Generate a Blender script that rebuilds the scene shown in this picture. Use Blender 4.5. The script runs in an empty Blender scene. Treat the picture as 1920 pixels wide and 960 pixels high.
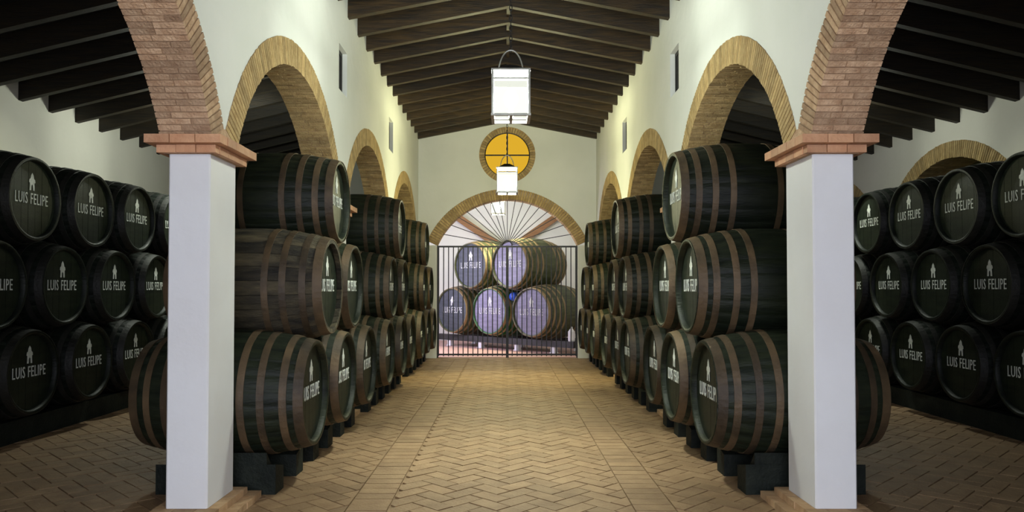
import bpy, bmesh, math, random
from mathutils import Vector, Matrix
random.seed(7)
R = math.radians
scene = bpy.context.scene
C = scene.collection

# ------------------------------------------------------------------ camera
EYE = 1.30
cam_d = bpy.data.cameras.new('camera')
cam_d.sensor_width = 36.0
cam_d.lens = 1400 * 36.0 / 1920
cam_d.shift_x = 12 / 1920
cam_d.shift_y = 31 / 1920
cam_d.clip_start = 0.05
cam = bpy.data.objects.new('camera', cam_d)
C.objects.link(cam)
cam.location = (-0.032, 0, EYE)
cam.rotation_euler = (R(90 + 1.3), 0, 0)
scene.camera = cam

# ------------------------------------------------------------------ world, daylight at the doors, exposure
world = bpy.data.worlds.new('world')
scene.world = world
world.use_nodes = True
world.node_tree.nodes['Background'].inputs[0].default_value = (0.55, 0.65, 0.9, 1)
world.node_tree.nodes['Background'].inputs[1].default_value = 0.3


def area(name, loc, rot, sx, sy, power, col):
    d = bpy.data.lights.new(name, 'AREA')
    d.shape = 'RECTANGLE'
    d.size = sx
    d.size_y = sy
    d.energy = power
    d.color = col
    o = bpy.data.objects.new(name, d)
    C.objects.link(o)
    o.location = loc
    o.rotation_euler = rot
    return o


# daylight entering by the open entrance behind the camera and by the window of the far store
area('entrance_daylight', (0, -1.84, 1.45), (R(90), 0, 0), 2.7, 2.7, 72, (0.80, 0.82, 1.0))
area('store_window_daylight', (-3.36, 15.6, 1.75), (R(90), 0, R(-90)), 1.3, 1.5, 55, (0.72, 0.68, 1.0))
LAMP_COL = (0.92, 1.0, 0.86)
LAMP_W = 350

scene.view_settings.view_transform = 'Standard'
scene.view_settings.look = 'None'
scene.view_settings.gamma = 1.0
scene.view_settings.use_curve_mapping = False
scene.view_settings.exposure = 1.36

# ------------------------------------------------------------------ layout constants (metres)
A = 1.69            # nave face of the arcade walls
WT = 0.28           # thickness of the arcade walls
Y1 = 4.18           # front face of the first pillars
BAY = 3.19
PD = 0.40           # pillar depth along the nave
SPRING = 2.155
AR, BR, RING = (BAY - PD) / 2, 0.89, 0.20
YB = 14.15          # end wall
WL, WR = 5.18, 5.40  # outer walls (distance from axis)
YF = -1.8           # entrance wall
EAVE, SLOPE = 4.15, 0.195
AEAVE, ASLOPE = 3.30, 0.24
RAF = 0.52


# ------------------------------------------------------------------ materials
def mat(name, col, rough=0.6, var=None, scale=8.0, stretch=(1, 1, 1), bump=0.0, bscale=40.0, metal=0.0,
        tone=0.0, spec=0.5, noise_detail=4.0):
    """Principled material: colour drifting to `var` by noise, per-piece tone shift, fine bump."""
    m = bpy.data.materials.new(name)
    m.use_nodes = True
    nt = m.node_tree
    b = nt.nodes['Principled BSDF']
    b.inputs['Roughness'].default_value = rough
    b.inputs['Metallic'].default_value = metal
    b.inputs['Specular IOR Level'].default_value = spec
    N = nt.nodes.new
    L = nt.links.new
    tc = N('ShaderNodeTexCoord')
    mp = N('ShaderNodeMapping')
    mp.inputs['Scale'].default_value = stretch
    L(tc.outputs['Object'], mp.inputs['Vector'])
    last = None
    oi = N('ShaderNodeObjectInfo')
    ge = N('ShaderNodeNewGeometry')
    ad = N('ShaderNodeMath')
    ad.operation = 'ADD'
    L(oi.outputs['Random'], ad.inputs[0])
    L(ge.outputs['Random Per Island'], ad.inputs[1])
    fr = N('ShaderNodeMath')
    fr.operation = 'FRACT'
    L(ad.outputs[0], fr.inputs[0])
    if var is not None:
        # shift the noise per piece so that alike pieces differ
        off = N('ShaderNodeVectorMath')
        off.operation = 'MULTIPLY_ADD'
        cb = N('ShaderNodeCombineXYZ')
        L(oi.outputs['Random'], cb.inputs[0])
        L(oi.outputs['Random'], cb.inputs[1])
        off.inputs[1].default_value = (17, 31, 0)
        L(cb.outputs[0], off.inputs[0])
        L(mp.outputs[0], off.inputs[2])
        nz = N('ShaderNodeTexNoise')
        nz.inputs['Scale'].default_value = scale
        nz.inputs['Detail'].default_value = noise_detail
        L(off.outputs[0], nz.inputs['Vector'])
        rp = N('ShaderNodeValToRGB')
        rp.color_ramp.elements[0].position = 0.32
        rp.color_ramp.elements[1].position = 0.70
        rp.color_ramp.elements[0].color = (*col, 1)
        rp.color_ramp.elements[1].color = (*var, 1)
        L(nz.outputs['Fac'], rp.inputs[0])
        last = rp.outputs[0]
    else:
        rgb = N('ShaderNodeRGB')
        rgb.outputs[0].default_value = (*col, 1)
        last = rgb.outputs[0]
    if tone > 0:
        hs = N('ShaderNodeHueSaturation')
        mr = N('ShaderNodeMapRange')
        mr.inputs['To Min'].default_value = 1 - tone
        mr.inputs['To Max'].default_value = 1 + tone
        L(fr.outputs[0], mr.inputs['Value'])
        L(mr.outputs[0], hs.inputs['Value'])
        L(last, hs.inputs['Color'])
        last = hs.outputs[0]
    L(last, b.inputs['Base Color'])
    if bump > 0:
        nb = N('ShaderNodeTexNoise')
        nb.inputs['Scale'].default_value = bscale
        nb.inputs['Detail'].default_value = 5
        L(mp.outputs[0], nb.inputs['Vector'])
        bp = N('ShaderNodeBump')
        bp.inputs['Strength'].default_value = bump
        bp.inputs['Distance'].default_value = 0.02
        L(nb.outputs['Fac'], bp.inputs['Height'])
        L(bp.outputs[0], b.inputs['Normal'])
    return m


def emissive(name, col, strength, see_through=0.0):
    m = bpy.data.materials.new(name)
    m.use_nodes = True
    nt = m.node_tree
    nt.nodes.clear()
    o = nt.nodes.new('ShaderNodeOutputMaterial')
    e = nt.nodes.new('ShaderNodeEmission')
    e.inputs[0].default_value = (*col, 1)
    e.inputs[1].default_value = strength
    if see_through > 0:
        t = nt.nodes.new('ShaderNodeBsdfTransparent')
        x = nt.nodes.new('ShaderNodeMixShader')
        x.inputs[0].default_value = see_through
        nt.links.new(e.outputs[0], x.inputs[1])
        nt.links.new(t.outputs[0], x.inputs[2])
        nt.links.new(x.outputs[0], o.inputs[0])
    else:
        nt.links.new(e.outputs[0], o.inputs[0])
    return m


M = {}
M['white'] = mat('whitewash', (0.80, 0.81, 0.77), 0.85, (0.74, 0.76, 0.71), 1.6, bump=0.25, bscale=9)
M['pillar'] = mat('pillar_paint', (0.80, 0.81, 0.82), 0.7, (0.76, 0.76, 0.76), 2.5, bump=0.12, bscale=14)
M['brick'] = mat('arch_brick', (0.38, 0.23, 0.13), 0.9, (0.58, 0.40, 0.25), 14, tone=0.25, bump=0.6, bscale=60)
M['ochre'] = mat('ochre_brick', (0.40, 0.27, 0.11), 0.9, (0.56, 0.41, 0.19), 14, tone=0.22, bump=0.6, bscale=60)
M['mortar'] = mat('mortar', (0.30, 0.19, 0.11), 0.95, (0.40, 0.27, 0.16), 20, bump=0.5)
M['terra'] = mat('terracotta', (0.50, 0.25, 0.13), 0.75, (0.60, 0.34, 0.19), 10, tone=0.18, bump=0.3, bscale=50)
M['plinth'] = mat('plinth_brick', (0.40, 0.24, 0.12), 0.85, (0.54, 0.36, 0.20), 12, tone=0.2, bump=0.4)
M['floor'] = mat('floor_brick', (0.230, 0.138, 0.070), 0.62, (0.325, 0.210, 0.112), 7, tone=0.12, bump=0.35, bscale=45)
M['bed'] = mat('floor_bed', (0.20, 0.125, 0.068), 0.9, (0.27, 0.18, 0.10), 12, bump=0.4)
M['rafter'] = mat('rafter_wood', (0.012, 0.007, 0.002), 0.6, (0.055, 0.030, 0.007), 3, (1.2, 14, 14), tone=0.3, bump=0.25, bscale=10)
M['aisle_rafter'] = mat('shaded_rafter_wood', (0.006, 0.004, 0.0015), 0.65, (0.022, 0.013, 0.003), 3, (1.2, 14, 14), tone=0.2, bump=0.25, bscale=10)  # same timber as the nave, with the aisle's dimness put into the colour
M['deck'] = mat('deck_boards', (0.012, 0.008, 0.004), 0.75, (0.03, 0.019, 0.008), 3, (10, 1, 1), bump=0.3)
M['aisle_deck'] = mat('shaded_deck_boards', (0.006, 0.006, 0.007), 0.75, (0.013, 0.012, 0.012), 3, (10, 1, 1), bump=0.3)  # deck boards darkened in the colour for the dim aisles
M['cask'] = mat('cask_paint', (0.005, 0.008, 0.005), 0.5, (0.015, 0.020, 0.010), 3.5, (1, 6, 6), tone=0.25, bump=0.25, bscale=12, spec=0.22)
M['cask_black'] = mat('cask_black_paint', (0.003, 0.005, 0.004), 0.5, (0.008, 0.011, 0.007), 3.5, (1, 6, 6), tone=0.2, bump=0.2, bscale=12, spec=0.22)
M['cask_olive'] = mat('store_cask_paint', (0.035, 0.045, 0.014), 0.5, (0.075, 0.085, 0.03), 3.5, (1, 6, 6), tone=0.15, bump=0.2, bscale=12)
M['cask_green'] = mat('green_cask_paint', (0.012, 0.075, 0.016), 0.5, (0.02, 0.11, 0.025), 3.5, (1, 6, 6), bump=0.2, bscale=12)
M['stave'] = mat('weathered_stave', (0.008, 0.007, 0.004), 0.8, (0.085, 0.068, 0.036), 2.4, (2.0, 7, 7), tone=0.6, bump=0.5, bscale=14)
M['hoop'] = mat('hoop_iron', (0.038, 0.025, 0.012), 0.6, (0.11, 0.071, 0.035), 5, tone=0.35, bump=0.25, bscale=30, metal=0.15)
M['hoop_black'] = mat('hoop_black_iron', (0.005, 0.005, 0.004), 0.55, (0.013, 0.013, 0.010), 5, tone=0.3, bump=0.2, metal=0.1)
M['hoop_tan'] = mat('store_hoop', (0.20, 0.13, 0.06), 0.55, (0.30, 0.21, 0.11), 5, tone=0.2, bump=0.2)
M['head'] = mat('cask_head', (0.005, 0.008, 0.005), 0.5, (0.013, 0.018, 0.010), 4, (6, 1, 6), bump=0.15, spec=0.22)
M['head_lit'] = mat('lit_cask_head', (0.13, 0.12, 0.18), 0.5, (0.21, 0.195, 0.28), 4, (6, 1, 6), bump=0.15)  # lavender daylight on the store heads is put into the colour
M['head_shaded'] = mat('shaded_cask_head', (0.022, 0.03, 0.035), 0.5, (0.05, 0.055, 0.065), 4, (6, 1, 6), bump=0.15)  # heads the daylight misses: their shade is painted into a darker copy
M['letters'] = mat('stencil_white', (0.62, 0.64, 0.60), 0.7, (0.42, 0.44, 0.40), 30)
M['block'] = mat('cradle_block', (0.005, 0.008, 0.006), 0.7, (0.014, 0.018, 0.013), 8, tone=0.2, bump=0.4, spec=0.22)
M['iron'] = mat('wrought_iron', (0.012, 0.012, 0.014), 0.45, (0.03, 0.03, 0.03), 20, metal=0.3)
M['lamp_metal'] = mat('lantern_tin', (0.30, 0.30, 0.27), 0.4, (0.42, 0.42, 0.38), 12, metal=0.6)
M['lamp_glass'] = emissive('lantern_glass', (0.97, 1.0, 0.88), 0.46, 0.5)
M['lamp_bulb'] = emissive('lantern_bulb', (1.0, 1.0, 0.92), 9)
M['amber'] = emissive('amber_glass', (0.80, 0.46, 0.03), 0.36)
M['recess'] = mat('shaded_recess_plaster', (0.20, 0.18, 0.07), 0.9, (0.14, 0.13, 0.05), 3, bump=0.2)  # shade of the deep recess painted in as dark olive
M['outer'] = mat('outer_plaster', (0.82, 0.79, 0.70), 0.9, (0.76, 0.73, 0.64), 1.2, bump=0.25, bscale=8)
M['beam_orange'] = mat('store_timber', (0.24, 0.12, 0.05), 0.7, (0.34, 0.18, 0.08), 4, (1, 8, 8), bump=0.2)
M['pinktile'] = mat('store_floor', (0.52, 0.30, 0.25), 0.6, (0.62, 0.40, 0.34), 6, bump=0.2)
M['blue'] = mat('blue_plastic', (0.02, 0.07, 0.42), 0.4)
M['whiteplastic'] = mat('white_plastic', (0.75, 0.75, 0.78), 0.4)
M['dark'] = mat('dark_timber', (0.012, 0.012, 0.012), 0.6, (0.03, 0.03, 0.028), 5)


# ------------------------------------------------------------------ mesh helpers
class MB:
    def __init__(self):
        self.v, self.f = [], []

    def add(self, vs, fs):
        n = len(self.v)
        self.v += [tuple(p) for p in vs]
        self.f += [tuple(i + n for i in f) for f in fs]
        return self

    def box(self, x0, x1, y0, y1, z0, z1, mtx=None):
        vs = [Vector((x, y, z)) for z in (z0, z1) for y in (y0, y1) for x in (x0, x1)]
        if mtx is not None:
            vs = [mtx @ p for p in vs]
        return self.add(vs, [(0, 2, 3, 1), (4, 5, 7, 6), (0, 1, 5, 4), (2, 6, 7, 3), (0, 4, 6, 2), (1, 3, 7, 5)])

    def prism(self, poly, d0, d1, fn):
        """poly: CCW 2D points; fn(p, q, d) -> 3D."""
        n = len(poly)
        vs = [fn(p[0], p[1], d0) for p in poly] + [fn(p[0], p[1], d1) for p in poly]
        fs = [tuple(reversed(range(n))), tuple(range(n, 2 * n))]
        fs += [(i, (i + 1) % n, n + (i + 1) % n, n + i) for i in range(n)]
        return self.add(vs, fs)

    def tube(self, pts, r, seg=8, closed=False):
        pts = [Vector(p) for p in pts]
        n = len(pts)
        base = len(self.v)
        ref = Vector((0.13, 0.31, 0.94))
        for i, p in enumerate(pts):
            a = pts[(i - 1) % n] if (closed or i > 0) else p
            b = pts[(i + 1) % n] if (closed or i < n - 1) else p
            t = (b - a).normalized()
            u = t.cross(ref)
            if u.length < 1e-3:
                u = t.cross(Vector((1, 0, 0)))
            u.normalize()
            w = t.cross(u)
            for k in range(seg):
                an = 2 * math.pi * k / seg
                self.v.append(tuple(p + r * (math.cos(an) * u + math.sin(an) * w)))
        m = n if closed else n - 1
        for i in range(m):
            for k in range(seg):
                a0 = base + i * seg + k
                a1 = base + i * seg + (k + 1) % seg
                b0 = base + ((i + 1) % n) * seg + k
                b1 = base + ((i + 1) % n) * seg + (k + 1) % seg
                self.f.append((a0, a1, b1, b0))
        if not closed:
            self.f.append(tuple(base + k for k in reversed(range(seg))))
            self.f.append(tuple(base + (n - 1) * seg + k for k in range(seg)))
        return self

    def lathe_x(self, prof, seg=48):
        """profile [(x, r)], revolved about the X axis, open strip."""
        base = len(self.v)
        for (x, r) in prof:
            for k in range(seg):
                an = 2 * math.pi * k / seg
                self.v.append((x, r * math.cos(an), r * math.sin(an)))
        for i in range(len(prof) - 1):
            for k in range(seg):
                k2 = (k + 1) % seg
                self.f.append((base + i * seg + k, base + (i + 1) * seg + k, base + (i + 1) * seg + k2, base + i * seg + k2))
        return self

    def mesh(self, name, material, smooth=False, fix=True):
        me = bpy.data.meshes.new(name)
        me.from_pydata(self.v, [], self.f)
        if fix:
            bm = bmesh.new()
            bm.from_mesh(me)
            bmesh.ops.recalc_face_normals(bm, faces=bm.faces)
            bm.to_mesh(me)
            bm.free()
        me.materials.append(material)
        if smooth:
            me.polygons.foreach_set('use_smooth', [True] * len(me.polygons))
        me.update()
        return me


def link(name, data, parent=None, loc=None, rot=None, mtx=None):
    o = bpy.data.objects.new(name, data)
    C.objects.link(o)
    if parent is not None:
        o.parent = parent
    if mtx is not None:
        o.matrix_local = mtx
    else:
        if loc is not None:
            o.location = loc
        if rot is not None:
            o.rotation_euler = rot
    return o


def tag(o, label, cat, group=None, kind=None):
    o['label'] = label
    o['category'] = cat
    if group:
        o['group'] = group
    if kind:
        o['kind'] = kind
    return o


def struct(name, data, label, cat, parent=None):
    o = link(name, data, parent)
    if parent is None:
        o['kind'] = 'structure'
        o['label'] = label
        o['category'] = cat
    return o


# ------------------------------------------------------------------ FLOOR
bed = MB().box(-WL - 0.5, WR + 0.6, YF - 0.3, YB + 0.3, -0.12, -0.010)
floor = struct('floor', bed.mesh('floor', M['bed']), 'worn brick floor running down the walkway and both aisles', 'floor')

BW = 0.1225
J = 0.0045


def clip(poly, ax, lim, keep_less):
    out = []
    n = len(poly)
    for i in range(n):
        p, q = poly[i], poly[(i + 1) % n]
        dp = (lim - p[ax]) if keep_less else (p[ax] - lim)
        dq = (lim - q[ax]) if keep_less else (q[ax] - lim)
        if dp >= 0:
            out.append(p)
        if (dp > 0 and dq < 0) or (dp < 0 and dq > 0):
            t = dp / (dp - dq)
            out.append((p[0] + t * (q[0] - p[0]), p[1] + t * (q[1] - p[1])))
    return out


def area2(p):
    return abs(sum(p[i][0] * p[(i + 1) % len(p)][1] - p[(i + 1) % len(p)][0] * p[i][1] for i in range(len(p)))) / 2


floor_bricks = []          # (polygon, centre)
c45 = math.sqrt(0.5)


def herring(x0, x1, y0, y1):
    cx, cy = (x0 + x1) / 2, (y0 + y1) / 2
    rad = int((abs(x1 - x0) + abs(y1 - y0)) / BW * 0.75) + 4
    for i in range(-rad, rad):
        for j in range(-rad, rad):
            r = (i - j) % 4
            if r == 0:
                rect = (i, j, i + 2, j + 1)
            elif r == 3:
                rect = (i, j, i + 1, j + 2)
            else:
                continue
            mx, my = (rect[0] + rect[2]) / 2 * BW, (rect[1] + rect[3]) / 2 * BW
            wx, wy = cx + (mx - my) * c45, cy + (mx + my) * c45
            if not (x0 - 0.2 < wx < x1 + 0.2 and y0 - 0.2 < wy < y1 + 0.2):
                continue
            q = []
            for (px, py) in ((rect[0] * BW + J, rect[1] * BW + J), (rect[2] * BW - J, rect[1] * BW + J),
                             (rect[2] * BW - J, rect[3] * BW - J), (rect[0] * BW + J, rect[3] * BW - J)):
                q.append((cx + (px - py) * c45, cy + (px + py) * c45))
            for ax, lim, less in ((0, x0 + J, False), (0, x1 - J, True), (1, y0, False), (1, y1, True)):
                q = clip(q, ax, lim, less)
                if len(q) < 3:
                    break
            if len(q) >= 3 and area2(q) > 0.0012:
                floor_bricks.append(q)


FY0, FY1 = 3.2, YB - 0.02
herring(-0.73, 0.73, FY0, FY1)
herring(0.975, WR, FY0, 10.0)
herring(-WL, -0.975, FY0, 10.0)
herring(0.975, 1.7, 10.0, FY1)
herring(-1.7, -0.975, 10.0, FY1)
n = int((FY1 - FY0) / BW)
for s in (-1, 1):
    for k in range(n):
        y = FY0 + k * BW
        xa, xb = (0.73 + J, 0.975 - J)
        if s < 0:
            xa, xb = -xb, -xa
        floor_bricks.append([(xa, y + J), (xb, y + J), (xb, y + BW - J), (xa, y + BW - J)])


def seen_floor(q):
    cx = sum(p[0] for p in q) / len(q)
    cy = sum(p[1] for p in q) / len(q)
    if cy < 4.25 or abs(cx) > cy * 0.69 or (1.35 < abs(cx) < 2.6):
        return 99
    return cy + abs(cx) * 0.15


floor_bricks.sort(key=seen_floor)
rest = MB()
for k, q in enumerate(floor_bricks):
    dz = random.uniform(-0.0025, 0.001)
    tl = [random.uniform(-0.0012, 0.0012) for _ in q]
    if k < 300:
        cx = sum(p[0] for p in q) / len(q)
        cy = sum(p[1] for p in q) / len(q)
        b = MB().prism([(p[0] - cx, p[1] - cy) for p in q], -0.03, 0, lambda x, y, z: (x, y, z))
        link('brick', b.mesh('brick', M['floor']), floor, (cx, cy, dz), (random.uniform(-.006, .006), random.uniform(-.006, .006), 0))
    else:
        rest.prism(q, -0.03, dz, lambda x, y, z: (x, y, z))
o = link('brick_field', rest.mesh('brick_field', M['floor']), floor)
o['kind'] = 'stuff'


# ------------------------------------------------------------------ ARCHES AND WALLS
def seg(a, b):
    """radius and centre height (above the springing) of a segmental arch of half width a and rise b"""
    r = (a * a + b * b) / (2 * b)
    return r, b - r


def ell(cy, a, b, spring, y):
    """height of the outer edge of the ring of an arch of half width a, rise b"""
    r, c = seg(a, b)
    r += RING
    return spring + c + math.sqrt(max(0.0, r * r - (y - cy) ** 2))


def arch_stations(a, b, pitch):
    """(y, z, normal angle) along the arc at equal steps"""
    r, c = seg(a, b)
    f0 = math.asin(-c / r)
    n = int((math.pi - 2 * f0) * r / pitch)
    out = []
    for k in range(n):
        an = math.pi - f0 - (k + 0.5) * (math.pi - 2 * f0) / n
        out.append((r * math.cos(an), c + r * math.sin(an), an))
    return out, (math.pi - 2 * f0) * r / n


_brick_cache = {}


def box_mesh(sx, sy, sz, material):
    key = (round(sx, 4), round(sy, 4), round(sz, 4), material.name)
    if key not in _brick_cache:
        _brick_cache[key] = MB().box(-sx / 2, sx / 2, -sy / 2, sy / 2, -sz / 2, sz / 2).mesh('brick', material)
    return _brick_cache[key]


def build_arch(wall, x0, x1, cy, a, b, spring, material, singles=lambda y: True, ring=RING, pitch=0.036):
    """brick ring of an arch in a plane of constant X, from x0 to x1; wall is the parent"""
    # mortar core
    mb = MB()
    n = 48
    ins, outs = [], []
    rr, cc = seg(a, b)
    f0 = math.asin(-cc / rr)
    for i in range(n + 1):
        an = math.pi - f0 - i * (math.pi - 2 * f0) / n
        y, z = rr * math.cos(an), cc + rr * math.sin(an)
        ins.append((cy + y + 0.006 * math.cos(an), spring + z + 0.006 * math.sin(an)))
        outs.append((cy + y + (ring - 0.004) * math.cos(an), spring + z + (ring - 0.004) * math.sin(an)))
    xs0, xs1 = x0 + 0.005, x1 - 0.005
    for i in range(n):
        q = [ins[i], ins[i + 1], outs[i + 1], outs[i]]
        vs = [(xs0, p[0], p[1]) for p in q] + [(xs1, p[0], p[1]) for p in q]
        fs = [(0, 1, 2, 3), (7, 6, 5, 4), (0, 4, 5, 1), (2, 6, 7, 3)]
        if i == 0:
            fs.append((0, 3, 7, 4))
        if i == n - 1:
            fs.append((1, 5, 6, 2))
        mb.add(vs, fs)
    arch = link('brick_arch', mb.mesh('brick_arch', M['mortar']), wall)
    st, p = arch_stations(a, b, pitch)
    bt = p - 0.007
    joined = MB()
    W = x1 - x0
    for k, (y, z, an) in enumerate(st):
        cut = (0.5, 0.34, 0.66, 0.42)[k % 4] + random.uniform(-.03, .03)
        cut = round(cut * 20) / 20
        segs = [(x0, x0 + W * cut - 0.003), (x0 + W * cut + 0.003, x1)]
        for (xa, xb) in segs:
            sx = xb - xa
            ry = cy + y + math.cos(an) * ring / 2
            rz = spring + z + math.sin(an) * ring / 2
            jit = random.uniform(-.0035, .0035)
            mtx = Matrix.Translation(((xa + xb) / 2, ry + math.cos(an) * jit, rz + math.sin(an) * jit)) @ Matrix.Rotation(an, 4, 'X')
            if singles(cy + y):
                link('brick', box_mesh(sx, ring, bt, material), arch, mtx=mtx)
            else:
                joined.box(-sx / 2, sx / 2, -ring / 2, ring / 2, -bt / 2, bt / 2, mtx)
    if joined.v:
        o = link('brick_course', joined.mesh('brick_course', material), arch)
        o['kind'] = 'stuff'
    return arch


def arcade_wall(name, s, label):
    """nave wall on side s (-1 left, +1 right): spandrels above the arches, slit windows over the pillars"""
    x_in, x_out = s * A, s * (A + WT)
    top = 4.42
    centers = [Y1 + PD / 2 + BAY * (k + 0.5) for k in range(-1, 3)]
    ys = []
    y_start, y_end = centers[0] - BAY / 2, YB
    for c in centers:
        for i in range(49):
            ys.append(c - math.cos(math.pi * i / 48) * (AR + RING))
    wins = [(Y1 + PD / 2 + BAY * k - 0.19, Y1 + PD / 2 + BAY * k + 0.19) for k in (1, 2)]
    WZ0, WZ1 = 3.30, 3.76
    for w in wins:
        ys += list(w)
    ys += [y_end, YF]
    ys = sorted(set(round(y, 5) for y in ys))
    mb = MB()

    def bottom(y):
        if y <= y_start or y > centers[-1] + BAY / 2:
            return 0.0
        c = min(centers, key=lambda q: abs(q - y))
        return ell(c, AR, BR, SPRING, y)

    def quad(ya, yb, za0, zb0, za1, zb1):
        for x in (x_in, x_out):
            mb.add([(x, ya, za0), (x, yb, zb0), (x, yb, zb1), (x, ya, za1)], [(0, 1, 2, 3)])

    for i in range(len(ys) - 1):
        ya, yb = ys[i], ys[i + 1]
        eps = 1e-4
        if ya < y_start - eps:
            ba = bb = 0.0
        elif ya >= centers[-1] + BAY / 2 - eps:
            ba = bb = SPRING
        else:
            ba, bb = bottom(ya + eps), bottom(yb - eps)
        mid = (ya + yb) / 2
        hit = [w for w in wins if w[0] - eps < mid < w[1] + eps]
        if hit:
            quad(ya, yb, ba, bb, WZ0, WZ0)
            quad(ya, yb, WZ1, WZ1, top, top)
        else:
            quad(ya, yb, ba, bb, top, top)
        if ya >= y_start - eps:
            mb.add([(x_in, ya, ba), (x_in, yb, bb), (x_out, yb, bb), (x_out, ya, ba)], [(0, 1, 2, 3)])
    for (w0, w1) in wins:
        mb.add([(x_in, w0, WZ0), (x_in, w1, WZ0), (x_out, w1, WZ0), (x_out, w0, WZ0)], [(0, 1, 2, 3)])
        mb.add([(x_in, w0, WZ1), (x_in, w1, WZ1), (x_out, w1, WZ1), (x_out, w0, WZ1)], [(0, 1, 2, 3)])
        for w in (w0, w1):
            mb.add([(x_in, w, WZ0), (x_in, w, WZ1), (x_out, w, WZ1), (x_out, w, WZ0)], [(0, 1, 2, 3)])
    mb.add([(x_in, y_start, 0), (x_out, y_start, 0), (x_out, y_start, SPRING), (x_in, y_start, SPRING)], [(0, 1, 2, 3)])
    w = struct(name, mb.mesh(name, M['white']), label, 'wall')
    for (w0, w1) in wins:
        fm = MB()
        xf0, xf1 = sorted((s * (A + 0.05), s * (A + 0.085)))
        fm.box(xf0, xf1, w0, w0 + 0.04, WZ0, WZ1).box(xf0, xf1, w1 - 0.04, w1, WZ0, WZ1).box(xf0, xf1, w0 + 0.04, w1 - 0.04, WZ0, WZ0 + 0.04).box(xf0, xf1, w0 + 0.04, w1 - 0.04, WZ1 - 0.04, WZ1)
        link('slit_frame', fm.mesh('slit_frame', M['dark']), w)
        xg = s * (A + 0.068)
        link('slit_shutter', MB().box(xg - .008, xg + .008, w0 + 0.04, w1 - 0.04, WZ0 + 0.04, WZ1 - 0.04).mesh('slit_shutter', M['dark']), w)
    xa, xb = sorted((s * (A - 0.006), s * (A + WT + 0.006)))
    for k, c in enumerate(centers):
        if k == 0:
            sg = lambda y, c=c: y > c + 0.25
        elif k == 1:
            sg = lambda y: True
        else:
            sg = lambda y: False
        build_arch(w, xa, xb, c, AR, BR, SPRING, M['brick'] if k == 0 else M['ochre'], sg)
        ym = c + BAY / 2
        sp = MB().prism([(ym - PD / 2, SPRING), (ym + PD / 2, SPRING), (ym + 0.02, SPRING + 0.088), (ym - 0.02, SPRING + 0.088)], xa + 0.003, xb - 0.003, lambda p, q_, d: (d, p, q_))
        link('springer', sp.mesh('springer', M['brick']), w)
    return w


wall_nave_left = arcade_wall('wall_nave_left', -1, 'white plastered arcade wall with brick arches left of the walkway')
wall_nave_right = arcade_wall('wall_nave_right', 1, 'white plastered arcade wall with brick arches right of the walkway')


# outer walls
def outer_wall(name, x, s, arches, label):
    mb = MB()
    depth = 0.48
    top = AEAVE + 0.22
    a, b, spring = 1.40, 0.92, 1.99
    ys = [YF, YB]
    for c in arches:
        ys += [c - math.cos(math.pi * i / 48) * (a + RING) for i in range(49)]
    ys = sorted(set(round(y, 5) for y in ys))
    for i in range(len(ys) - 1):
        ya, yb = ys[i], ys[i + 1]
        c = [q for q in arches if abs((ya + yb) / 2 - q) < a + RING]
        if c:
            za, zb = ell(c[0], a, b, spring, ya), ell(c[0], a, b, spring, yb)
            mb.add([(x, ya, za), (x, yb, zb), (x, yb, top), (x, ya, top)], [(0, 1, 2, 3)])
        else:
            mb.add([(x, ya, 0), (x, yb, 0), (x, yb, top), (x, ya, top)], [(0, 1, 2, 3)])
    # backing
    mb.box(*sorted((x + s * 0.52, x + s * 0.62)), YF, YB, 0, top + 0.3)
    w = struct(name, mb.mesh(name, M['outer']), label, 'wall')
    for c in arches:
        p = MB().box(*sorted((x + s * depth, x + s * (depth + 0.03))), c - a - RING, c + a + RING, 0, spring + b + 0.25)
        # jambs below the springing
        link('niche_panel', p.mesh('niche_panel', M['recess']), w)
        for e in (-1, 1):
            ya, yb = sorted((c + e * a, c + e * (a + RING)))
            j = MB().box(*sorted((x, x + s * depth)), ya, yb, 0, spring)
            link('niche_jamb', j.mesh('niche_jamb', M['outer']), w)
        build_arch(w, *sorted((x - s * 0.006, x + s * depth)), c, a, b, spring, M['ochre'], lambda y: False)
    return w


outer_wall('wall_left', -WL, -1, [], 'cream outer wall of the left aisle behind stacked casks')
outer_wall('wall_right', WR, 1, [Y1 + PD / 2 + BAY * (k + 0.5) for k in (0, 1, 2)], 'cream outer wall of the right aisle with blind brick arches')

# end wall with the gate arch and the round window
GC, GA, GR = 0.0, 1.34, 0.87      # centre, inner half width, rise
GS = 2.14                         # springing height
RO = (GA * GA + GR * GR) / (2 * GR)   # radius of the segmental arch
GZ = GS + GR - RO                 # centre height
OC, OR_IN, OR_OUT = 3.86, 0.43, 0.535
ETH = 0.30


def gate_out(x, extra=RING):
    rr = RO + extra
    return GZ + math.sqrt(max(0, rr * rr - x * x))


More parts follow.
